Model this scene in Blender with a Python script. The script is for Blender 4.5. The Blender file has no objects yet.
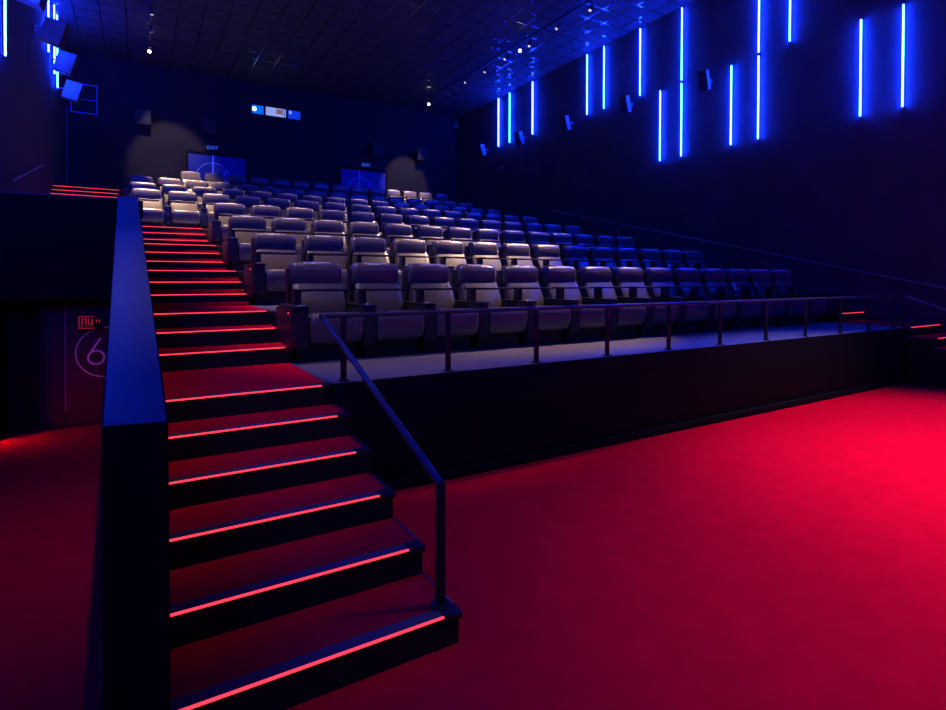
import bpy, bmesh, math
from mathutils import Vector, Matrix
R = math.radians
SC = bpy.context.scene
COL = SC.collection

# ------------------------------------------------------------------ materials
def mat(name, col, rough=0.6, metal=0.0, spec=0.5, emit=None, estr=0.0, noise=None, bump=None, coat=0.0):
    m = bpy.data.materials.new(name); m.use_nodes = True
    nt = m.node_tree; b = nt.nodes['Principled BSDF']
    b.inputs['Base Color'].default_value = (*col, 1)
    b.inputs['Roughness'].default_value = rough
    b.inputs['Metallic'].default_value = metal
    b.inputs['Specular IOR Level'].default_value = spec
    b.inputs['Coat Weight'].default_value = coat
    if emit:
        b.inputs['Emission Color'].default_value = (*emit, 1)
        b.inputs['Emission Strength'].default_value = estr
    if noise:                                   # (scale, amount): mottled variation of the thing's own colour
        tc = nt.nodes.new('ShaderNodeTexCoord'); n = nt.nodes.new('ShaderNodeTexNoise')
        n.inputs['Scale'].default_value = noise[0]; n.inputs['Detail'].default_value = 6
        r = nt.nodes.new('ShaderNodeValToRGB')
        r.color_ramp.elements[0].position = 0.3; r.color_ramp.elements[1].position = 0.7
        lo = [c * (1 - noise[1]) for c in col]; hi = [min(1, c * (1 + noise[1])) for c in col]
        r.color_ramp.elements[0].color = (*lo, 1); r.color_ramp.elements[1].color = (*hi, 1)
        nt.links.new(tc.outputs['Object'], n.inputs['Vector'])
        nt.links.new(n.outputs['Fac'], r.inputs['Fac']); nt.links.new(r.outputs['Color'], b.inputs['Base Color'])
    if bump:                                    # (scale, strength, distance)
        tc = nt.nodes.new('ShaderNodeTexCoord'); n = nt.nodes.new('ShaderNodeTexNoise')
        n.inputs['Scale'].default_value = bump[0]; n.inputs['Detail'].default_value = 4
        bp = nt.nodes.new('ShaderNodeBump'); bp.inputs['Strength'].default_value = bump[1]
        bp.inputs['Distance'].default_value = bump[2]
        nt.links.new(tc.outputs['Object'], n.inputs['Vector'])
        nt.links.new(n.outputs['Fac'], bp.inputs['Height']); nt.links.new(bp.outputs['Normal'], b.inputs['Normal'])
    return m

M = dict(
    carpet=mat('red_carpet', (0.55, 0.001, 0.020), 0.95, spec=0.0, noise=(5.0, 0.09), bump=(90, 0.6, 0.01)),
    wall=mat('dark_acoustic_wall', (0.050, 0.050, 0.050), 0.85, spec=0.15, noise=(1.2, 0.2), bump=(60, 0.2, 0.004)),
    backwall=mat('grey_back_wall', (0.022, 0.0195, 0.021), 0.9, spec=0.1, noise=(0.9, 0.12)),
    ceil=mat('dark_ceiling_tile', (0.043, 0.045, 0.050), 0.8, spec=0.2, noise=(2.0, 0.15)),
    grid=mat('ceiling_grid_metal', (0.32, 0.32, 0.36), 0.22, metal=1.0),
    black=mat('matt_black_riser', (0.008, 0.008, 0.010), 0.8, spec=0.2, bump=(80, 0.3, 0.003)),
    panel=mat('dark_front_panel', (0.004, 0.004, 0.008), 0.7, spec=0.08),
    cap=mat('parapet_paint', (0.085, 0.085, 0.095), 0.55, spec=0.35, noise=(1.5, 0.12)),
    vinyl=mat('grey_platform_floor', (0.10, 0.085, 0.10), 0.6, noise=(4, 0.1)),
    leather=mat('dark_leather', (0.066, 0.058, 0.066), 0.30, spec=0.6, bump=(140, 0.25, 0.003)),
    shell=mat('black_plastic_shell', (0.010, 0.010, 0.014), 0.5, spec=0.3),
    console=mat('console_panel', (0.012, 0.012, 0.018), 0.45, spec=0.4, bump=(120, 0.15, 0.002)),
    tray=mat('black_tray', (0.008, 0.008, 0.012), 0.4, spec=0.3),
    ring=mat('brushed_metal_ring', (0.3, 0.3, 0.34), 0.3, metal=1.0),
    thread=mat('pale_thread', (0.85, 0.80, 0.85), 0.5),
    seam=mat('seam_thread', (0.28, 0.24, 0.28), 0.5),
    rail=mat('dark_painted_steel', (0.035, 0.035, 0.06), 0.34, metal=0.0, spec=0.4),
    steel=mat('satin_steel', (0.16, 0.16, 0.16), 0.35, metal=0.3),
    post=mat('black_painted_steel', (0.010, 0.010, 0.018), 0.5, spec=0.25),
    trim=mat('step_edge_metal', (0.30, 0.30, 0.36), 0.35, metal=0.9),
    nosing=mat('grey_rubber_nosing', (0.05, 0.05, 0.055), 0.7),
    red=mat('red_led', (0.2, 0.0, 0.0), 0.5, emit=(1.0, 0.035, 0.065), estr=2.0),
    redlamp=mat('red_lamp_glass', (0.2, 0.0, 0.0), 0.5, emit=(1.0, 0.03, 0.03), estr=380.0),
    reddot=mat('red_indicator', (0.2, 0.0, 0.0), 0.5, emit=(1.0, 0.02, 0.05), estr=4.0),
    blue=mat('blue_led_tube', (0.0, 0.1, 0.5), 0.4, emit=(0.004, 0.025, 1.0), estr=350.0),
    lens=mat('warm_lamp_lens', (0.6, 0.5, 0.4), 0.3, emit=(1.0, 0.78, 0.55), estr=0.8),
    lensb=mat('warm_lamp_lens_bright', (0.6, 0.5, 0.4), 0.3, emit=(1.0, 0.80, 0.55), estr=30.0),
    spk=mat('speaker_cabinet', (0.22, 0.22, 0.25), 0.5, noise=(6, 0.1)),
    grille=mat('speaker_grille', (0.012, 0.012, 0.014), 0.8, bump=(300, 0.6, 0.003)),
    door=mat('blue_door', (0.002, 0.012, 0.19), 0.55, spec=0.3),
    ddoor=mat('black_exit_door', (0.020, 0.018, 0.022), 0.5, spec=0.3),
    mark=mat('pale_door_marking', (0.16, 0.30, 0.85), 0.6),
    gmark=mat('grey_door_marking', (0.60, 0.75, 0.60), 0.6),
    exitb=mat('blue_lit_sign', (0.02, 0.05, 0.2), 0.5, emit=(0.04, 0.16, 1.0), estr=0.75),
    exitr=mat('red_lit_sign', (0.2, 0.02, 0.02), 0.5, emit=(1.0, 0.05, 0.05), estr=0.35),
    pwblue=mat('projection_room_cyan_glow', (0, 0.1, 0.3), 0.3, emit=(0.0, 0.16, 0.95), estr=0.85),
    pwwhite=mat('projection_room_lit_interior', (0.3, 0.3, 0.3), 0.3, emit=(0.30, 0.38, 0.62), estr=0.9, noise=None),
    pwbrown=mat('projection_room_shelf', (0.2, 0.1, 0.05), 0.4, emit=(0.35, 0.16, 0.08), estr=0.6),
    pwdeep=mat('projection_room_blue', (0, 0.05, 0.3), 0.3, emit=(0.005, 0.045, 0.60), estr=0.8),
    beam=mat('projector_lens_light', (0.4, 0.8, 1), 0.3, emit=(0.35, 0.85, 1.0), estr=8.0),
    screen=mat('cinema_screen_off', (0.12, 0.12, 0.12), 0.8),
)

# ------------------------------------------------------------------ mesh helpers
class MB:
    def __init__(s): s.bm = bmesh.new(); s.mats = []
    def mi(s, m):
        if m not in s.mats: s.mats.append(m)
        return s.mats.index(m)
    def box(s, a, b, m=None, bev=0.0, seg=2, mx=None):
        x0, y0, z0 = a; x1, y1, z1 = b
        t = bmesh.new(); bmesh.ops.create_cube(t, size=1)
        for v in t.verts:
            v.co = Vector(((x0+x1)/2+v.co.x*(x1-x0), (y0+y1)/2+v.co.y*(y1-y0), (z0+z1)/2+v.co.z*(z1-z0)))
        if bev > 0: bmesh.ops.bevel(t, geom=t.edges[:], offset=bev, segments=seg, profile=0.6, affect='EDGES')
        s.add(t, m, mx); return s
    def cyl(s, p, q, r, m=None, n=16, r2=None):
        p = Vector(p); q = Vector(q); d = q - p
        t = bmesh.new(); bmesh.ops.create_cone(t, cap_ends=True, segments=n, radius1=r, radius2=r if r2 is None else r2, depth=d.length)
        mx = Matrix.Translation((p+q)/2) @ d.to_track_quat('Z', 'Y').to_matrix().to_4x4()
        s.add(t, m, mx); return s
    def ring(s, c, R0, r, m=None, n=48, k=6, normal='Y', a0=0, a1=360):
        vs = []; full = (a1-a0) >= 360; cnt = n if full else n+1
        for i in range(cnt):
            a = R(a0+(a1-a0)*i/n); row = []
            for j in range(k):
                b = 2*math.pi*j/k; rr = R0 + r*math.cos(b); h = r*math.sin(b)
                u, w = rr*math.cos(a), rr*math.sin(a)
                row.append(s.bm.verts.new((c[0]+u, c[1]+h, c[2]+w) if normal == 'Y' else (c[0]+u, c[1]+w, c[2]+h)))
            vs.append(row)
        mi = s.mi(m) if m else 0
        for i in range(n):
            A = vs[i]; B = vs[(i+1) % cnt]
            for j in range(k):
                f = s.bm.faces.new((A[j], A[(j+1) % k], B[(j+1) % k], B[j])); f.material_index = mi
        return s
    def loft(s, prof, secs, m=None):
        """prof: closed loop of (y,z); secs: list of (x, scale, cy, cz)"""
        mi = s.mi(m) if m else 0; rows = []
        for x, sc, cy, cz in secs:
            rows.append([s.bm.verts.new((x, cy+(y-cy)*sc, cz+(z-cz)*sc)) for y, z in prof])
        n = len(prof)
        for A, B in zip(rows, rows[1:]):
            for j in range(n):
                f = s.bm.faces.new((A[j], B[j], B[(j+1) % n], A[(j+1) % n])); f.material_index = mi
        for r in (rows[0], rows[-1]):
            c = s.bm.verts.new(sum((v.co for v in r), Vector())/n)
            for j in range(n):
                f = s.bm.faces.new((r[j], r[(j+1) % n], c)); f.material_index = mi
        return s
    def poly(s, pts, m=None):
        f = s.bm.faces.new([s.bm.verts.new(p) for p in pts]); f.material_index = s.mi(m) if m else 0
        return s
    def add(s, t, m, mx):
        if mx is not None: bmesh.ops.transform(t, matrix=mx, verts=t.verts)
        mi = s.mi(m) if m else 0
        mp = {v: s.bm.verts.new(v.co) for v in t.verts}
        for f in t.faces:
            g = s.bm.faces.new([mp[v] for v in f.verts]); g.material_index = mi
        t.free()
    def build(s, name, m=None, parent=None, smooth=35, loc=None):
        bmesh.ops.recalc_face_normals(s.bm, faces=s.bm.faces[:])
        me = bpy.data.meshes.new(name); s.bm.to_mesh(me); s.bm.free()
        for k in (s.mats or [m]): me.materials.append(M[k])
        if smooth:
            for p in me.polygons: p.use_smooth = True
            me.set_sharp_from_angle(angle=R(smooth))
        o = bpy.data.objects.new(name, me); COL.objects.link(o)
        if parent: o.parent = parent
        if loc: o.location = loc
        return o

def tag(o, label=None, cat=None, group=None, kind=None):
    if label: o['label'] = label
    if cat: o['category'] = cat
    if group: o['group'] = group
    if kind: o['kind'] = kind
    return o
def thing(name, label, cat, loc=(0, 0, 0), group=None, kind=None):
    o = bpy.data.objects.new(name, None); COL.objects.link(o); o.location = loc
    o.empty_display_size = 0.1
    return tag(o, label, cat, group, kind)
def struct(name, mb, m=None, label=None):
    o = mb.build(name, m); o['kind'] = 'structure'
    if label: o['label'] = label
    return o
def dup(root):
    r = root.copy(); COL.objects.link(r)
    for ch in list(root.children):
        c = ch.copy(); COL.objects.link(c); c.parent = r
        for g in list(ch.children):
            d = g.copy(); COL.objects.link(d); d.parent = c
    return r
def text_mesh(name, body, size, m, parent, mx, extrude=0.001, sx=1.0):
    cu = bpy.data.curves.new(name, 'FONT'); cu.body = body; cu.size = size; cu.extrude = extrude
    cu.align_x = 'CENTER'; cu.align_y = 'CENTER'; cu.resolution_u = 3
    t = bpy.data.objects.new(name, cu); COL.objects.link(t)
    dg = bpy.context.evaluated_depsgraph_get()
    me = bpy.data.meshes.new_from_object(t.evaluated_get(dg)); bpy.data.objects.remove(t); bpy.data.curves.remove(cu)
    me.transform(mx @ Matrix.Diagonal((sx, 1, 1, 1))); me.materials.clear(); me.materials.append(M[m]); me.name = name
    o = bpy.data.objects.new(name, me); COL.objects.link(o)
    if parent: o.parent = parent
    return o
ORD = ['zero', 'first', 'second', 'third', 'fourth', 'fifth', 'sixth', 'seventh', 'eighth', 'ninth', 'tenth',
       'eleventh', 'twelfth', 'thirteenth', 'fourteenth', 'fifteenth', 'sixteenth', 'seventeenth', 'eighteenth']

# ------------------------------------------------------------------ dimensions (metres)
XR, XL, YB, YS, ZC = 14.5, -2.22, 25.53, -6.0, 10.42
YF = [4.88, 7.40, 9.92, 12.50, 15.32, 17.9, 20.4, 22.85]       # front edges of the seating platforms
ZF = [1.05, 1.575, 2.105, 2.65, 3.20, 3.74, 4.33, 4.99]        # their heights
XP0, XP1 = 1.50, 12.80                                         # seating block between the aisles

# ------------------------------------------------------------------ room shell
b = MB()
b.box((-0.11, YS, -0.2), (XR, 4.84, 0.0), 'carpet')
struct('floor', b)
b = MB()                                                       # carpeted ramp down to the exit on the left
b.poly([(XL, YS, 0), (-0.11, YS, 0), (-0.11, 2.4, 0), (XL, 2.4, 0)], 'carpet')
b.poly([(XL, 2.4, 0), (-0.11, 2.4, 0), (-0.11, 11.4, -0.5), (XL, 11.4, -0.5)], 'carpet')
b.poly([(XL, YS, -0.2), (-0.11, YS, -0.2), (-0.11, 2.4, -0.2), (XL, 2.4, -0.2)], 'carpet')
b.poly([(XL, 2.4, -0.2), (-0.11, 2.4, -0.2), (-0.11, 11.4, -0.7), (XL, 11.4, -0.7)], 'carpet')
struct('floor', b)
struct('wall_right', MB().box((XR, YS, -0.3), (XR+0.2, YB, ZC), 'wall'))
struct('wall_left', MB().box((XL-0.2, YS, -0.8), (XL, YB, ZC), 'wall'))
struct('wall_back', MB().box((XL, YB, 2.0), (XR, YB+0.2, ZC), 'backwall'))
struct('wall_front', MB().box((XL, YS-0.2, -0.3), (XR, YS, ZC), 'wall'))
struct('ceiling', MB().box((XL, YS, ZC), (XR, YB, ZC+0.2), 'ceil'))
b = MB(); g = 0.71; i = 0
x = XL + 0.55
while x < XR - 0.05:
    b.box((x-0.012, YS+0.02, ZC-0.008), (x+0.012, YB-0.02, ZC-0.001)); x += g
y = YS + 0.4
while y < YB - 0.05:
    b.box((XL+0.02, y-0.012, ZC-0.009), (XR-0.02, y+0.012, ZC-0.0005)); y += g
struct('trim_1', b, 'grid', 'thin metal grid of the dark tiled ceiling')
struct('trim_2', MB().box((XL+0.001, YB-0.045, 3.5), (XL+0.045, YB-0.001, 8.3), 'cap', 0.01), None, 'thin vertical corner trim')

# seating platforms, each a stepped deck
for k in range(8):
    x0 = 1.455 if k < 4 else -0.32; x9 = XP1 if k == 0 else (13.44 if k < 4 else 13.63)
    y1 = YF[k+1] if k < 7 else YB
    z0 = 0.0 if k == 0 else ZF[k-1]-0.5
    b = MB(); b.box((x0, YF[k], z0), (x9, y1, ZF[k]-0.02), 'black')
    b.box((x0, YF[k], ZF[k]-0.02), (x9, y1, ZF[k]), 'vinyl')
    struct('seating_platform' if k == 0 else 'seating_platform.%03d' % k, b)
# front face of the lowest platform with its skirting
b = MB(); b.box((1.47, 4.845, 0.10), (XP1-0.01, 4.878, 1.055), 'panel', 0.004)
struct('platform_panel', b)
b = MB(); b.box((1.52, 4.80, 0.0), (XP1-0.01, 4.843, 0.10), 'panel', 0.006)
struct('baseboard_front', b)

# ------------------------------------------------------------------ staircases
def staircase(name, label, x0, x1lo, x1hi, leds, steps, side, base=None):
    """steps: list of (y, z, next y, bottom z)"""
    root = thing(name, label, 'stairs', (x0, steps[0][0], 0)); ox, oy = x0, steps[0][0]
    for i, (y, z, yn, zb) in enumerate(steps):
        x1 = x1lo if z < 1.0 else x1hi
        xa = x0 if (side > -1 or z < 1.06) else (13.45 if y < 15.3 else 13.64)
        st = MB().box((xa-ox, y-oy, zb), (x1-ox, yn-oy, z-0.012), 'black') \
                 .box((xa-ox, y-oy, z-0.012), (x1-ox, yn-oy, z), 'carpet').build('step', None, root, smooth=0)
        if z > 1.7 and i: MB().box((xa-ox, y-oy-0.002, z-0.165), (x1-ox, y-oy+0.002, z-0.115), 'carpet').build('riser_glow_band', None, st)  # LED glow on the riser foot, put in as a carpet-red band
        l0, l1 = leds(i, y)
        if side > -1 or i < 7: MB().box((l0-ox, y-oy-0.012, z-0.0075), (l1-ox, y-oy-0.0025, z+0.003), 'red').build('led_strip', None, st)
        MB().box((l0-ox, y-oy-0.002, z-0.012), (l1-ox, y-oy+0.075, z+0.002), 'nosing', 0.002).build('nosing', None, st)
        if side and z < 1.06:
            s0, s1 = (x1-ox, x1-ox+0.012) if side > 0 else (xa-ox-0.012, xa-ox)
            MB().box((s0, y-oy-0.014, z-0.012), (s1, yn-oy, z+0.004), 'trim', 0.002).build('edge_trim', None, st)
            e0, e1 = (l1-ox+0.002, x1-ox+0.012) if side > 0 else (xa-ox-0.012, l0-ox-0.002)
            MB().box((e0, y-oy-0.018, z-0.032), (e1, y-oy+0.075, z+0.005), 'post', 0.003).build('end_cap', None, st)
    return root
YL = [2.625, 3.075, 3.535, 3.985, 4.43, 4.865, 6.35, 6.86, 7.38, 8.91, 9.39, 9.90, 11.47, 12.0, 12.5, 14.15, 14.7, 15.27]
ZL = [0.175*(i+1) for i in range(6)]
for k in range(4):
    for j in range(3): ZL.append(ZF[k] + (ZF[k+1]-ZF[k])*(j+1)/3)
steps = [(YL[i], ZL[i], YL[i+1] if i < 17 else 15.315, 0.0) for i in range(18)]
steps = [(y, z, yn, 0.0) for y, z, yn, zb in steps]
LEDR = [1.405, 1.405, 1.40, 1.39, 1.388, 1.388] + [1.40]*12
staircase('aisle_stairs', 'red carpeted aisle stairs with glowing red edges climbing beside the sloping parapet',
          0.11, 1.50, 1.45, lambda i, y: (0.115, LEDR[i]), steps, 1)
YR = YL + [16.75, 17.3, 17.88, 19.4, 19.9, 20.4, 21.9, 22.4, 22.9]
ZR = ZL[:]
for k in range(4, 7):
    for j in range(3): ZR.append(ZF[k] + (ZF[k+1]-ZF[k])*(j+1)/3)
steps = [(YR[i], ZR[i], YR[i+1] if i < 26 else YB-0.01, 0.0) for i in range(27)]
staircase('aisle_stairs', 'dark stairs with red step lights beyond the far right end of the front rail',
          XP1+0.005, XR-0.005, XR-0.005, lambda i, y: ((12.93, 14.3) if i < 6 else (13.48, 14.45)), steps, -1)
# the short flight at the upper left
steps = []
zz = 2.60; ys = [16.4, 17.0, 17.6, 18.2, 18.8, 19.4, 19.75, 20.1, 20.4, 20.72, 21.10, 21.45]
ztop = [2.80+0.1875*0]; zl = [4.823-0.165*(11-i) for i in range(12)]
steps = [(ys[i], zl[i], ys[i+1] if i < 11 else YB-0.01, 2.4) for i in range(12)]
staircase('aisle_stairs', 'small flight of steps with three red glowing edges behind the left mezzanine wall',
          XL+0.01, -0.34, -0.34, lambda i, y: (XL+0.02, -0.48), steps, 0)

# ------------------------------------------------------------------ sloping parapet, mezzanine
b = MB()
P = [(-0.112, 2.4, -0.10), (0.100, 2.4, -0.10), (0.100, 2.4, 1.450), (-0.112, 2.4, 1.460),
     (-0.262, 10.9, -0.75), (0.01, 10.9, -0.75), (0.01, 10.9, 3.36), (-0.262, 10.9, 3.33)]
for f in ((0, 1, 2, 3), (4, 5, 6, 7), (0, 1, 5, 4), (1, 2, 6, 5), (3, 2, 6, 7), (0, 3, 7, 4)):
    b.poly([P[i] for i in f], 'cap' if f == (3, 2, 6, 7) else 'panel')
bmesh.ops.remove_doubles(b.bm, verts=b.bm.verts[:], dist=1e-5)
bmesh.ops.bevel(b.bm, geom=b.bm.edges[:], offset=0.006, segments=2, profile=0.5, affect='EDGES')
tag(b.build('stair_parapet'), 'tall blue-lit sloping parapet wall running up the left side of the stairs', 'wall', kind='structure')
struct('mezzanine_wall', MB().box((XL+0.005, 10.92, 1.66), (-0.27, 11.08, 3.275), 'panel').box((XL+0.005, 10.91, 3.275), (-0.27, 11.085, 3.30), 'cap', 0.004))
struct('mezzanine_wall', MB().box((-0.33, 11.09, 3.0), (0.10, 11.2, 3.30), 'panel', 0.006))
struct('mezzanine_deck', MB().box((XL+0.005, 11.09, 1.66), (-0.33, 16.39, 2.6), 'black'))
# exit wall under the mezzanine, with double door
struct('wall_exit', MB().box((XL+0.005, 11.40, -0.7), (0.10, 11.55, 1.655), 'panel'))
d = thing('door_1', None, None, (-0.5, 11.40, -0.5)); d['kind'] = 'structure'
MB().box((-0.50, -0.035, 0.0), (0.58, -0.005, 1.99), 'ddoor', 0.004).build('door_leaf', None, d)
MB().box((-0.80, -0.035, 0.0), (-0.53, -0.005, 1.99), 'ddoor', 0.004).build('door_leaf', None, d)
MB().box((-0.85, -0.055, 0.0), (-0.81, -0.002, 2.04), 'ddoor').box((-0.81, -0.055, 2.0), (0.58, -0.002, 2.04), 'ddoor').build('door_frame', None, d)
MB().box((-0.530, -0.052, 0.25), (-0.506, -0.036, 1.98), 'steel', 0.004).build('edge_strip', None, d)
b = MB().ring((0.04, -0.037, 1.22), 0.42, 0.009, 'gmark')
b.build('circle_marking', None, d)
b = MB().ring((-0.095, -0.037, 1.135), 0.115, 0.015, 'gmark', n=32)
b.cyl((-0.205, -0.037, 1.17), (-0.03, -0.037, 1.46), 0.015, 'gmark', 8)
b.build('number_six', None, d)
e = thing('exit_sign', 'small red lit sign above the circled number six on the dark exit door', 'sign', (-0.75, 11.30, 1.25))
MB().box((-0.09, 0.0, -0.13), (0.28, 0.045, 0.11), 'shell', 0.004).build('sign_box', None, e)
b = MB()
for a, c in (((-0.08, -0.004, 0.085), (0.14, 0, 0.092)), ((-0.08, -0.004, -0.115), (0.14, 0, -0.108)),
             ((-0.08, -0.004, -0.115), (-0.072, 0, 0.092)), ((-0.04, -0.004, -0.05), (-0.028, 0, 0.06)),
             ((0.01, -0.004, -0.05), (0.022, 0, 0.06)), ((-0.04, -0.004, 0.05), (0.02, 0, 0.06)),
             ((0.05, -0.004, -0.05), (0.062, 0, 0.05)), ((0.10, -0.004, -0.05), (0.112, 0, 0.05)),
             ((0.05, -0.004, -0.05), (0.11, 0, -0.04)), ((0.16, -0.004, -0.02), (0.17, 0, 0.03)),
             ((0.20, -0.004, -0.02), (0.21, 0, 0.03)), ((-0.05, -0.004, -0.09), (-0.02, 0, -0.075)),
             ((0.02, -0.004, -0.09), (0.035, 0, -0.075)), ((0.09, -0.004, -0.09), (0.105, 0, -0.075))):
    b.box(a, c)
b.build('sign_symbols', 'exitr', e)
# low red corridor light at the foot of the left wall
cl = thing('corridor_light', 'red glowing floor level light at the left edge of the exit corridor', 'light', (XL, 10.55, -0.46))
MB().box((0.0, -0.14, 0.0), (0.04, 0.14, 0.16), 'shell', 0.004).build('housing', None, cl)
MB().box((0.04, -0.12, 0.02), (0.052, 0.12, 0.14), 'redlamp').build('lens', None, cl)
struct('trim_3', MB().box((XL+0.005, 10.8, -0.70), (-1.80, 10.915, 1.655), 'black'), None, 'dark pier at the left edge of the exit corridor')

# ------------------------------------------------------------------ cinema recliners
def sup(yc, zc, a, bb, n, tilt, cnt=24, front=0.0):
    out = []
    for i in range(cnt):
        t = 2*math.pi*i/cnt; c, s_ = math.cos(t), math.sin(t)
        y = -a*math.copysign(abs(c)**(2/n), c); z = bb*math.copysign(abs(s_)**(2/n), s_)
        ca, sa = math.cos(tilt), math.sin(tilt)
        out.append((yc + y*ca + z*sa, zc - y*sa + z*ca))
    return out
def secs(x0, x1, cy, cz, seams=(0.1, 0.9), er=0.045, mn=0.62):
    w = x1-x0; L = [(x0, mn), (x0+er*0.3, 0.84), (x0+er, 0.955), (x0+er*1.8, 0.99)]
    L2 = [(x1-(a-x0), b_) for a, b_ in L][::-1]; mid = []
    for s in seams:
        c = x0+w*s
        mid += [(c-0.014, 1.0), (c, 0.972), (c+0.014, 1.0)]
    mid += [(x0+w*0.5, 1.015)]
    S = sorted(L+mid+L2)
    return [(x, sc, cy, cz) for x, sc in S]
W = 0.78
def make_recliner():
    root = thing('cinema_recliner', '', 'seat')
    # console with cup holder at the left of the seat
    con = MB().box((0.004, 0.02, 0.17), (0.152, 0.86, 0.60), 'console', 0.012) \
              .box((0.0, 0.0, 0.60), (0.156, 0.88, 0.635), 'shell', 0.012).build('armrest', None, root)
    MB().ring((0.078, 0.10, 0.638), 0.047, 0.006, 'ring', 20, 6, 'Z').cyl((0.078, 0.10, 0.600), (0.078, 0.10, 0.6365), 0.043, 'tray', 20) \
        .build('cup_holder', None, con)
    MB().cyl((0.055, 0.004, 0.565), (0.055, 0.022, 0.565), 0.008, 'ring', 10).cyl((0.085, 0.004, 0.565), (0.085, 0.022, 0.565), 0.008, 'ring', 10) \
        .box((0.03, 0.008, 0.54), (0.11, 0.021, 0.588), 'shell', 0.008).build('control_buttons', None, con)
    # seat cushion
    cz = 0.43; pr = sup(0.36, cz, 0.335, 0.095, 3.6, -0.05)
    MB().loft(pr, secs(0.163, 0.773, 0.36, cz, er=0.03, mn=0.8), 'leather').build('seat', None, root)
    # leg rest, the rounded pad in front
    pr = sup(0.075, 0.375, 0.085, 0.180, 2.4, -0.16)
    MB().loft(pr, secs(0.165, 0.771, 0.055, 0.375, er=0.03, mn=0.75), 'leather').build('leg_rest', None, root)
    # backrest
    pr = sup(0.745, 0.715, 0.090, 0.285, 3.4, 0.46)
    MB().loft(pr, secs(0.150, 0.762, 0.745, 0.715, (0.14, 0.86), er=0.035, mn=0.82), 'leather').build('backrest', None, root)
    # head rest
    yc, zc, ti = 0.812, 0.980, -0.10
    pr = sup(yc, zc, 0.098, 0.163, 3.0, ti)
    hr = MB().loft(pr, secs(0.125, 0.740, yc, zc, (0.11, 0.89), er=0.032, mn=0.74), 'leather').build('headrest', None, root)
    def on(t, off=0.0, n=3.0):
        c, s_ = math.cos(t), math.sin(t); a, bb = 0.098+off, 0.163+off
        y = -a*abs(c)**(2/n)*(1 if c > 0 else -1); z = bb*abs(s_)**(2/n)*(1 if s_ > 0 else -1)
        return Vector((0.4325, yc+y*math.cos(ti)+z*math.sin(ti), zc-y*math.sin(ti)+z*math.cos(ti)))
    p0 = on(R(74), 0.004); p1 = on(R(50), 0.004); up = (p0-p1).normalized(); nn = Vector((1, 0, 0)).cross(up)
    mx = Matrix(((1, 0, 0, 0), (0, up.y, nn.y, 0), (0, up.z, nn.z, 0), (0, 0, 0, 1)))
    mx = Matrix.Translation((p0+p1)/2 + nn*0.002) @ mx
    text_mesh('embroidery', 'TORGOTTI', 0.052, 'thread', hr, mx, 0.0012, 1.25)
    q0 = on(R(22), 0.0)
    b = MB(); 
    for i in range(12):
        xa = 0.27+0.325*i/12
        b.cyl((xa, q0.y-0.0005, q0.z), (xa+0.024, q0.y-0.0005, q0.z), 0.0022, 'seam', 6)
    b.build('stitching', None, hr)
    # rear shell with side flanges
    b = MB().box((0.125, 0.935, 0.12), (0.755, 0.96, 1.05), 'shell', 0.01)
    b.box((0.110, 0.80, 0.60), (0.126, 0.96, 1.06), 'shell', 0.006).box((0.754, 0.80, 0.60), (0.770, 0.96, 1.06), 'shell', 0.006)
    b.build('back_shell', None, root)
    MB().box((0.06, 0.16, 0.0), (0.74, 0.88, 0.33), 'shell', 0.01).build('base', None, root)
    # swivel tray in front of the sitter
    tr = MB().box((0.070, 0.27, 0.788), (0.690, 0.52, 0.814), 'tray', 0.008).build('tray_table', None, root)
    MB().box((0.072, 0.33, 0.632), (0.150, 0.45, 0.788), 'console', 0.012).build('tray_arm', None, tr)
    return root
proto = make_recliner()
ROWL = [1.585, 1.612, 1.609, 1.613, -0.094, -0.158, -0.20, 1.491]
ROWP = [0.781, 0.808, 0.824, 0.835, 0.8445, 0.851, 0.861, 0.852]
ROWN = [14, 14, 14, 14, 16, 16, 16, 14]
HY = [6.84, 9.40, 11.96, 14.52, 17.08, 19.64, 22.20, 24.33]     # plane of the headrests
ROWNAME = ['front row', 'second row up', 'third row up', 'fourth row up', 'fifth row up', 'sixth row up', 'seventh row up', 'top row']
for k in range(8):
    s = ROWP[k]/W
    for i in range(ROWN[k]):
        c = dup(proto)
        c.location = (ROWL[k]-0.125*s + ROWP[k]*i, HY[k]-0.72, ZF[k]); c.scale = (s*0.999, 1, 1)
        if k == 0 and i == 0: where = 'beside the aisle stairs, foremost of all'
        elif i == ROWN[k]-1: where = 'last at its far right end'
        elif i == 0: where = 'first at its left end'
        else: where = '%s seat from its left end' % ORD[i+1]
        c['label'] = 'dark leather cinema recliner in the %s, %s' % (ROWNAME[k], where)
        c['group'] = 'recliners in the %s' % ROWNAME[k]
        if i in (0, ROWN[k]-1):                        # the outer ends carry more
            if i == 0:
                MB().box((-0.012, 0.10, 0.12), (0.002, 0.90, 0.60), 'console', 0.004).build('side_panel', None, c)
                MB().box((-0.020, 0.24, 0.545), (-0.0125, 0.252, 0.557), 'reddot').build('seat_light', None, c)
            else:
                MB().box((0.784, 0.02, 0.17), (0.930, 0.86, 0.60), 'console', 0.012).box((0.782, 0.0, 0.60), (0.936, 0.88, 0.635), 'shell', 0.012).build('armrest', None, c)

for o_ in [g_ for c_ in proto.children for g_ in c_.children] + list(proto.children) + [proto]: bpy.data.objects.remove(o_)

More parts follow.
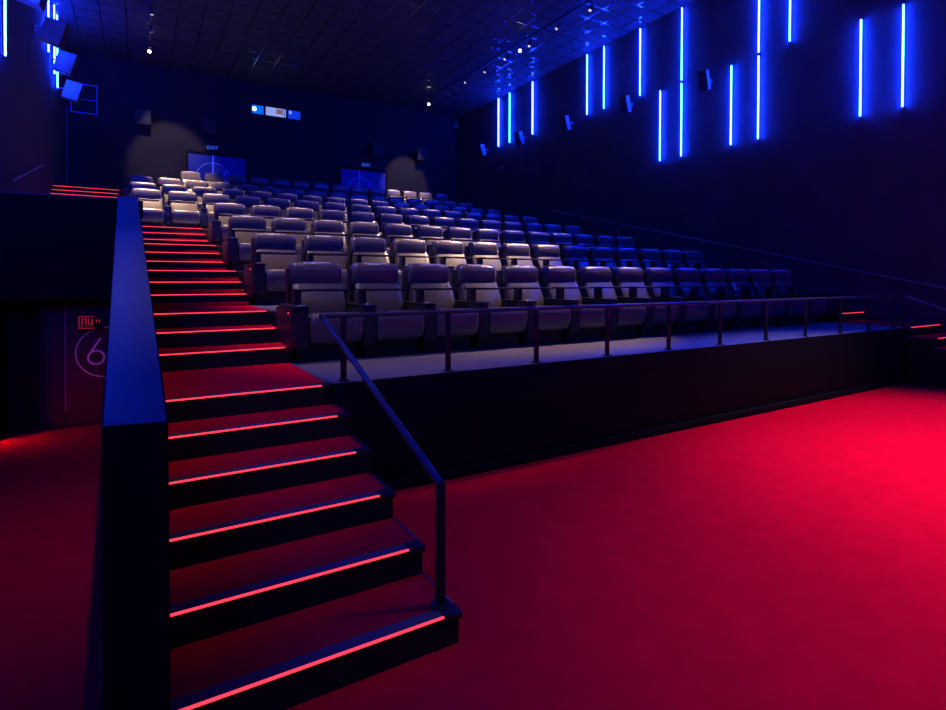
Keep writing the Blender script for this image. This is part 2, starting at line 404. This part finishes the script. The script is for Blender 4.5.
# ------------------------------------------------------------------ rails
g = thing('guard_rail', 'low dark metal rail on posts along the front edge of the seating', 'railing', (1.40, 4.97, 1.05))
b = MB().cyl((0.0, 0, 0.60), (11.12, 0, 0.62), 0.022, 'rail', 16); b.build('top_rail', None, g)
for X in (1.62, 2.71, 3.84, 4.93, 6.05, 7.14, 8.27, 9.38, 10.50, 11.50, 12.50):
    h = 0.60+0.02*(X-1.40)/11.12
    MB().box((X-1.40-0.026, -0.014, 0.012), (X-1.40+0.026, 0.014, h-0.008), 'post', 0.003).box((X-1.40-0.045, -0.04, 0.0), (X-1.40+0.045, 0.04, 0.012), 'post', 0.003) \
        .build('post', None, g)
h = thing('handrail', 'sloping blue-sheened metal handrail from the bottom step to the seating platform', 'railing', (1.437, 2.72, 0.175))
MB().cyl((0, 0, 0.68), (-0.012, 2.235, 1.468), 0.022, 'rail', 16).build('rail', None, h)
MB().box((-0.024, -0.024, 0.01), (0.022, 0.022, 0.69), 'post', 0.005).build('post', None, h)
MB().cyl((0, 0, 0.0), (0, 0, 0.012), 0.055, 'post', 20).build('base_plate', None, h)
h = thing('handrail', 'dark handrail running down beside the far right steps from the end of the front rail', 'railing', (12.9, 2.72, 0.175))
MB().cyl((0, 0, 0.66), (0, 2.25, 1.50), 0.018, 'steel', 14).build('rail', None, h)
MB().box((-0.02, -0.02, 0.0), (0.02, 0.02, 0.67), 'post', 0.005).build('post', None, h)
MB().box((-0.02, 2.23, 0.88), (0.02, 2.27, 1.50), 'post', 0.005).build('post', None, h)
def wall_rail(label, X, p, q, side):
    h = thing('wall_handrail', label, 'railing', (X, p[0], p[1]))
    MB().cyl((0, 0, 0), (0, q[0]-p[0], q[1]-p[1]), 0.018, 'steel', 12).build('rail', None, h)
    n = max(2, int((q[0]-p[0])/1.8))
    for i in range(n+1):
        t = (i+0.3)/(n+0.6); y_, z_ = (q[0]-p[0])*t, (q[1]-p[1])*t
        MB().cyl((0, y_, z_-0.05), (side*0.095, y_, z_-0.05), 0.008, 'post', 8).cyl((0, y_, z_-0.05), (0, y_, z_-0.01), 0.008, 'post', 8).build('bracket', None, h)
wall_rail('long thin handrail climbing the dark right wall above the stairs', XR-0.10, (4.0, 1.62), (17.6, 4.72), 1)
wall_rail('short thin handrail on the dark left wall near the small red steps', XL+0.10, (14.33, 3.92), (18.8, 5.02), -1)

# ------------------------------------------------------------------ blue tube lights
def tube(X, Y, z0, z1, side, label, group):
    t = thing('tube_light', label, 'light', (X, Y, z0), group)
    MB().box((0.0 if side < 0 else -0.0, -0.022, 0.0), (-side*0.018, 0.022, z1-z0), 'wall', 0.002).build('channel', None, t)
    MB().cyl((-side*0.080, 0, 0.012), (-side*0.080, 0, z1-z0-0.012), 0.0165, 'blue', 12).build('tube', None, t)
    MB().box((-side*0.019, -0.02, 0.0), (-side*0.105, 0.02, 0.012), 'shell').box((-side*0.019, -0.02, z1-z0-0.012), (-side*0.105, 0.02, z1-z0), 'shell').build('end_cap', None, t)
up, lo = (8.13, 10.39), (5.79, 8.06)
RT = [(21.70, up, 'leftmost upper blue tube light high on the right wall, furthest from the camera'),
      (20.80, up, 'second upper blue tube light from the left on the right wall'),
      (19.09, up, 'third upper blue tube light from the left on the right wall'),
      (15.73, up, 'fourth upper blue tube light from the left, left one of a close pair'),
      (14.85, up, 'fifth upper blue tube light from the left, right one of a close pair'),
      (13.16, up, 'upper blue tube light standing alone right of the close pair'),
      (11.49, up, 'upper blue tube light directly above another near the middle of the right wall'),
      (8.99, up, 'upper blue tube light cut by the photo top, directly above a lower tube'),
      (8.15, up, 'short-looking blue tube light at the photo top, rightmost of the upper ones'),
      (12.31, lo, 'leftmost lower blue tube light on the right wall'),
      (11.49, lo, 'lower blue tube light directly below another, second of the lower ones'),
      (9.80, lo, 'third lower blue tube light from the left on the right wall'),
      (8.99, lo, 'fourth lower blue tube light, directly below one cut by the photo top'),
      (6.49, lo, 'lower blue tube light, left one of the two furthest right'),
      (5.65, lo, 'blue tube light furthest right in the photo')]
for Y, (z0, z1), lab in RT: tube(XR, Y*0.9945, z0*0.9945+0.011, z1*0.9945+0.011, 1, lab, 'blue tube lights on the right wall')
LT = [(13.85, 6.23, 8.5, 'blue tube light at the left edge of the photo'),
      (20.1, 8.46, 10.39, 'left blue tube light of the cluster on the left wall'),
      (21.45, 8.52, 10.39, 'middle blue tube light of the cluster on the left wall'),
      (22.2, 8.75, 10.39, 'right blue tube light of the cluster on the left wall'),
      (21.45, 8.25, 8.44, 'very short blue tube light below the middle one of the left cluster'),
      (22.2, 8.05, 8.65, 'short blue tube light at the bottom of the left cluster')]
for Y, z0, z1, lab in LT: tube(XL, Y, z0, z1, -1, lab, 'blue tube lights on the left wall')
# more of the same tubes nearer the screen, outside the frame; they light the seats
for n_, (Y, (z0, z1)) in enumerate(((4.3, up), (3.4, lo), (2.6, up), (1.0, lo), (-0.6, up), (-1.5, lo), (-3.0, up), (-4.2, lo))):
    tube(XR, Y, z0, z1, 1, 'blue tube light on the right wall beyond the photo edge, %s towards the screen' % ORD[n_+1], 'blue tube lights near the screen')
for n_, (Y, (z0, z1)) in enumerate(((12.2, lo), (10.4, up), (8.8, lo), (7.2, up), (5.6, lo), (4.4, up), (3.6, lo), (1.6, lo), (0.4, up), (-1.2, lo), (-2.4, up), (-3.8, lo))):
    tube(XL, Y, z0, z1, -1, 'blue tube light on the left wall beyond the photo edge, %s towards the screen' % ORD[n_+1], 'blue tube lights near the screen')

# ------------------------------------------------------------------ speakers
def speaker(loc, yaw, pitch, label, group, sz=(0.24, 0.30, 0.56), arm=0.4):
    s = thing('wall_speaker', label, 'speaker', loc, group)
    w, d_, h_ = sz
    mx = Matrix.Rotation(R(yaw), 4, 'Z') @ Matrix.Rotation(R(pitch), 4, 'X')
    b = MB(); t = bmesh.new()
    pts = [(-w/2, -d_/2, -h_/2), (w/2, -d_/2, -h_/2), (w*0.36, d_/2, -h_/2), (-w*0.36, d_/2, -h_/2),
           (-w/2, -d_/2, h_/2), (w/2, -d_/2, h_/2), (w*0.36, d_/2, h_/2*0.9), (-w*0.36, d_/2, h_/2*0.9)]
    vs = [t.verts.new(p) for p in pts]
    for f in ((0, 1, 2, 3), (4, 5, 6, 7), (0, 1, 5, 4), (1, 2, 6, 5), (2, 3, 7, 6), (3, 0, 4, 7)): t.faces.new([vs[i] for i in f])
    bmesh.ops.bevel(t, geom=t.edges[:], offset=0.012, segments=2, profile=0.6, affect='EDGES')
    b.add(t, 'spk', mx); b.build('cabinet', None, s)
    MB().box((-w*0.5, -d_/2-0.014, -h_*0.5), (w*0.5, -d_/2-0.001, h_*0.5), 'grille', 0.004, mx=mx).build('grille', None, s)
    bk = Vector((0, d_/2-0.02, 0.02)); bk = mx @ bk
    wd = {'R': Vector((arm, 0.05, 0.05)), 'L': Vector((-arm, 0.05, 0.05)), 'B': Vector((0, arm, 0.05))}
    side = 'R' if loc[0] > 13 else ('L' if loc[0] < -1 else 'B')
    end = wd[side]
    if side == 'B': end = Vector((0, YB-loc[1]-0.01, 0.05))
    elif side == 'R': end = Vector((XR-loc[0]-0.01, 0.10, 0.06))
    else: end = Vector((XL-loc[0]+0.01, 0.10, 0.06))
    pl = {'R': ((-0.01, -0.05, -0.07), (0.01, 0.05, 0.07)), 'L': ((-0.01, -0.05, -0.07), (0.01, 0.05, 0.07)), 'B': ((-0.05, -0.01, -0.07), (0.05, 0.01, 0.07))}[side]
    b = MB().cyl(bk, end, 0.022, 'spk', 10)
    b.box(tuple(end+Vector(pl[0])), tuple(end+Vector(pl[1])), 'spk', 0.003)
    b.build('bracket', None, s)
for (x, y, z), nm in (((14.1, 22.5, 8.09), 'furthest left of five'), ((14.1, 19.44, 8.0), 'second from the left of five'),
                      ((14.1, 16.45, 7.94), 'third of five, between tube clusters'), ((14.1, 13.4, 7.85), 'fourth of five, below the close pair of tubes'),
                      ((14.1, 10.36, 7.74), 'nearest and rightmost of five')):
    speaker((x, y, z), -75, 22, 'small dark speaker on the right wall, %s' % nm, 'speakers on the right wall')
for (x, y, z), nm in (((-1.80, 17.98, 8.32), 'largest and highest in view, in front of the tubes'), ((-1.80, 20.8, 8.45), 'just right of the tube cluster'),
                      ((-1.80, 22.9, 8.2), 'lowest one, beside the outlined wall frame'), ((-1.80, 14.5, 7.9), 'only its foot showing at the photo top')):
    speaker((x, y, z), 86, 16, 'blue-lit speaker on the left wall, %s' % nm, 'speakers on the left wall', (0.40, 0.46, 0.62))
for (x, z), nm in (((0.24, 8.22), 'left of the left double door'), ((2.55, 8.17), 'above the left double door'),
                   ((9.85, 8.14), 'above the right double door'), ((12.2, 8.14), 'right of the right double door')):
    speaker((x, 25.15, z), 0, 12, 'dark box speaker on the back wall, %s' % nm, 'speakers on the back wall', (0.52, 0.34, 0.54))
tag(MB().ring((0, 0, 0), 0.09, 0.03, 'spk', 20, 8).build('ceiling_camera', loc=(14.3, 25.35, 9.95)), 'tiny round blue-lit camera high in the back right corner', 'camera')
tag(MB().box((-0.012, -0.06, -0.06), (0.0, 0.06, 0.06), 'mark', 0.004).build('wall_sensor', loc=(XR-0.001, 21.4, 7.12)), 'tiny pale square sensor on the right wall below the first tubes', 'sensor')

# ------------------------------------------------------------------ back wall: doors, signs, projection window, frame
def back_door(n, x0, x1, xc, zt, rc, dc):
    d = thing('door_%d' % n, None, None, (x0, YB, ZF[7])); d['kind'] = 'structure'
    H = zt-ZF[7]; c = xc-x0
    MB().box((0.0, -0.03, 0.0), (c-0.005, -0.002, H-0.02), 'door', 0.003).build('door_leaf', None, d)
    MB().box((c+0.005, -0.03, 0.0), (x1-x0, -0.002, H-0.02), 'door', 0.003).build('door_leaf', None, d)
    MB().box((-0.08, -0.06, 0.0), (-0.005, -0.002, H+0.09), 'panel').box((x1-x0+0.005, -0.06, 0.0), (x1-x0+0.08, -0.002, H+0.09), 'panel') \
        .box((-0.005, -0.06, H-0.015), (x1-x0+0.005, -0.002, H+0.09), 'panel').build('door_frame', None, d)
    MB().box((c-0.025, -0.045, 0.0), (c+0.025, -0.031, H-0.03), 'mark').build('centre_strip', None, d)
    MB().ring((c+0.02, -0.033, rc-ZF[7]), 0.66, 0.016, 'mark', 56).build('circle_marking', None, d)
    MB().cyl((c+0.37, -0.034, 1.20), (c+0.52, -0.034, 1.48), 0.03, 'mark', 8).cyl((c+0.37, -0.034, 1.19), (c+0.60, -0.034, 0.98), 0.03, 'mark', 8).build('arrow_marking', None, d)
back_door(2, 1.82, 4.02, 2.74, 7.10, 6.10, 0)
back_door(3, 8.20, 10.42, 9.10, 7.12, 6.10, 0)
for (x, z), nm in (((2.72, 7.37), 'left'), ((9.40, 7.37), 'right')):
    s = thing('exit_sign', 'small blue lit exit sign over the %s double door in the back wall' % nm, 'sign', (x, YB-0.10, z), 'blue exit signs')
    MB().box((-0.28, 0.0, -0.11), (0.28, 0.095, 0.11), 'shell', 0.005).build('sign_box', None, s)
    text_mesh('lettering', 'EXIT', 0.20, 'exitb', s, Matrix.Translation((0, -0.004, 0)) @ Matrix.Rotation(R(90), 4, 'X'), 0.002, 1.05)
for n_, (x0, x1, m, lab) in enumerate(((4.28, 4.76, 'pwblue', 1), (4.85, 5.70, 'pwwhite', 2), (5.79, 6.33, 'pwdeep', 3))):
    w = thing('window_%d' % (n_+1), None, None, (x0, YB, 9.08)); w['kind'] = 'structure'; L = x1-x0
    MB().box((-0.03, -0.03, -0.03), (L+0.03, -0.001, 0.0), 'panel').box((-0.03, -0.03, 0.37), (L+0.03, -0.001, 0.40), 'panel') \
        .box((-0.03, -0.03, 0.0), (0.0, -0.001, 0.37), 'panel').box((L, -0.03, 0.0), (L+0.03, -0.001, 0.37), 'panel').build('window_frame', None, w)
    MB().box((0.0, -0.012, 0.0), (L, -0.004, 0.37), m).build('pane', None, w)
    if n_ == 0: MB().cyl((0.10, -0.022, 0.20), (0.10, -0.012, 0.20), 0.085, 'beam', 20).build('projector_lens', None, w)
    if n_ == 1:
        MB().box((0.45, -0.018, 0.12), (0.72, -0.012, 0.33), 'pwbrown').build('shelf', None, w)
        MB().box((0.76, -0.02, 0.0), (0.80, -0.012, 0.37), 'pwdeep').build('mullion', None, w)
    if n_ == 2: MB().box((0.05, -0.018, 0.20), (0.16, -0.012, 0.34), 'pwwhite').build('lit_panel', None, w)
f = thing('wall_frame', 'thin metal outline frame with a middle bar high on the left of the back wall', 'frame', (-2.06, YB-0.10, 8.14))
MB().cyl((0.0, 0, 0), (0.81, 0, 0), 0.014, 'mark', 8).cyl((0.0, 0, 1.06), (0.81, 0, 1.06), 0.014, 'mark', 8).cyl((0.0, 0, 0), (0, 0, 1.06), 0.014, 'mark', 8).cyl((0.81, 0, 0), (0.81, 0, 1.06), 0.014, 'mark', 8).build('outline', None, f)
MB().cyl((0.0, 0, 0.5), (0.81, 0, 0.5), 0.014, 'mark', 8).build('middle_bar', None, f)
for z_ in (0.05, 1.0): MB().cyl((0.4, 0, 1.06 if z_ > 0.5 else 0.0), (0.4, 0.099, 1.06 if z_ > 0.5 else 0.0), 0.012, 'mark', 8).build('bracket', None, f)
# screen behind the camera
tag(MB().box((0.5, YS+0.01, 1.4), (12.5, YS+0.06, 8.2), 'screen').build('cinema_screen'), 'large switched off cinema screen on the front wall facing the seats', 'screen')

# ------------------------------------------------------------------ spotlight tracks
def track(X, y0, y1, label):
    t = thing('lighting_track', label, 'light track', (X, y0, 10.24))
    MB().box((-0.03, 0, -0.03), (0.03, y1-y0, 0.02), 'post', 0.004).build('rail', None, t)
    y_ = 0.4
    while y_ < y1-y0:
        MB().cyl((0, y_, 0.0), (0, y_, ZC-10.24-0.012), 0.008, 'post', 8).build('hanger', None, t); y_ += 2.6
    return t
track(11.53, -1.6, 23.4, 'long dark spotlight track crossing the ceiling near the right wall')
track(0.42, 0.6, 23.3, 'dark spotlight track at the ceiling above the left aisle')
def spot_head(X, Y, aim, label, group, bright=False):
    s = thing('track_spotlight', label, 'light', (X, Y, 10.04), group)
    d = (Vector(aim) - Vector((X, Y, 9.98))).normalized(); p = Vector((0, 0, -0.04))
    MB().cyl(p - d*0.10, p + d*0.10, 0.055, 'post', 16).build('lamp_body', None, s)
    MB().cyl(p + d*0.101, p + d*0.108, 0.047, 'lensb' if bright else 'lens', 16).build('lens', None, s)
    MB().cyl((0, 0, 0.0), (0, 0, 0.165), 0.014, 'post', 8).build('stem', None, s)
    return Vector((X, Y, 10.0)) + d*0.22
def lamp(pos, aim, energy, cone, col=(1, 0.72, 0.52), blend=0.7, rad=0.06):
    l = bpy.data.lights.new('spot_lamp', 'SPOT'); l.energy = energy; l.spot_size = R(cone); l.spot_blend = blend
    l.color = col; l.shadow_soft_size = rad
    o = bpy.data.objects.new('spot_lamp', l); COL.objects.link(o); o.location = pos
    o.rotation_euler = (Vector(aim)-Vector(pos)).to_track_quat('-Z', 'Y').to_euler()
WARM = (1.0, 0.64, 0.40)
RH = [ # Y, aim, energy, cone, bright
    (12.36, (8.6, 12.0, 3.0), 3200, 34, 0), (13.85, (5.6, 14.0, 3.6), 4500, 34, 0), (15.34, (8.8, 14.8, 3.6), 2600, 34, 0), (15.97, (8.0, 5.0, 3.0), 0, 30, 1),
    (16.76, (5.6, 16.8, 4.2), 4500, 34, 0), (18.16, (8.8, 18, 4.4), 2600, 34, 0), (19.6, (5.8, 19.6, 4.8), 4500, 34, 0), (21.04, (11.2, 23.9, 5.9), 6000, 30, 0),
    (22.34, (11.45, 25.5, 6.6), 640, 36, 2), (23.07, (8.0, 8.0, 3.0), 0, 30, 1)]
for n_, (Y, aim, e_, c_, br) in enumerate(RH):
    p = spot_head(11.53, Y, aim, 'small track spotlight, %s along the right ceiling track from the near end%s' % (ORD[n_+1], ', glaring' if br == 1 else ''), 'spotlights on the right track', br == 1)
    if e_: lamp(p, aim, e_, c_, WARM if br != 2 else (1.0, 0.76, 0.70), 0.5 if br == 2 else 0.7)
LH = [(19.41, (0.9, 19.9, 4.8), 7500, 38, 0), (20.77, (1.5, 23.0, 5.7), 9000, 38, 0), (22.19, (1.25, 25.5, 6.5), 640, 43, 2), (22.89, (0.8, 4.0, 2.0), 0, 30, 1)]
for n_, (Y, aim, e_, c_, br) in enumerate(LH):
    p = spot_head(0.42, Y, aim, 'small track spotlight, %s down the left ceiling track%s' % (ORD[n_+1], ', glaring' if br == 1 else ''), 'spotlights on the left track', br == 1)
    if e_: lamp(p, aim, e_, c_, WARM if br != 2 else (1.0, 0.76, 0.70), 0.5 if br == 2 else 0.7)
# heads nearer the screen, above the frame
NH = [(0.42, 6.1, (2.8, 6.8, 2.0), 1500, 34), (0.42, 8.6, (2.8, 9.3, 2.6), 3800, 34), (0.42, 11.2, (2.6, 11.9, 3.2), 4400, 34), (0.42, 13.8, (2.2, 14.6, 4.0), 6000, 36),
      (0.42, 16.3, (0.8, 17.2, 4.6), 12000, 34), (11.53, 8.5, (6.2, 9.3, 2.6), 20000, 24), (11.53, 6.2, (6.2, 7.0, 2.2), 6000, 26), (11.53, 10.9, (6.0, 11.8, 3.2), 5500, 30),
      (11.53, 2.2, (8.8, 2.2, 0), 5400, 48), (0.42, 3.5, (-2.0, 5.0, 0.0), 200, 36), (0.42, 1.2, (1.1, 5.6, 1.0), 380, 34), (11.53, -1.0, (6.6, 0.3, 0), 6000, 48)]
for n_, (X, Y, aim, e_, c_) in enumerate(NH):
    p = spot_head(X, Y, aim, 'track spotlight above the photo, %s of those nearer the screen' % ORD[n_+1], 'spotlights nearer the screen')
    lamp(p, aim, e_, c_, WARM if n_ < 8 else (1.0, 0.85, 0.90), 1.0 if n_ > 7 else 0.8)
# ------------------------------------------------------------------ world, camera
w = bpy.data.worlds.new('World'); SC.world = w; w.use_nodes = True
w.node_tree.nodes['Background'].inputs[0].default_value = (0.002, 0.003, 0.012, 1)
w.node_tree.nodes['Background'].inputs[1].default_value = 0.2
a, pit, roll = 0.544052, -0.0130884, 0.0022930
F = Vector((math.sin(a), math.cos(a), 0)); Rt = Vector((math.cos(a), -math.sin(a), 0)); U = Vector((0, 0, 1))
F2 = F*math.cos(pit)+U*math.sin(pit); U2 = U*math.cos(pit)-F*math.sin(pit)
R3 = Rt*math.cos(roll)+U2*math.sin(roll); U3 = U2*math.cos(roll)-Rt*math.sin(roll)
cam = bpy.data.cameras.new('Camera'); cam.sensor_width = 36; cam.lens = 555.836/946*36
cam.shift_y = -(355-285.086)/946; cam.clip_start = 0.05; cam.clip_end = 200
co = bpy.data.objects.new('Camera', cam); COL.objects.link(co)
mm = Matrix((R3, U3, -F2)).transposed().to_4x4(); mm.translation = (0, 0, 2.0); co.matrix_world = mm
SC.camera = co
vs = SC.view_settings
SC.display_settings.display_device = 'sRGB'
vs.view_transform = 'Standard'; vs.look = 'None'; vs.exposure = 0.0; vs.gamma = 1.0; vs.use_curve_mapping = False
SC.cycles.max_bounces = 6; SC.cycles.sample_clamp_indirect = 3.0
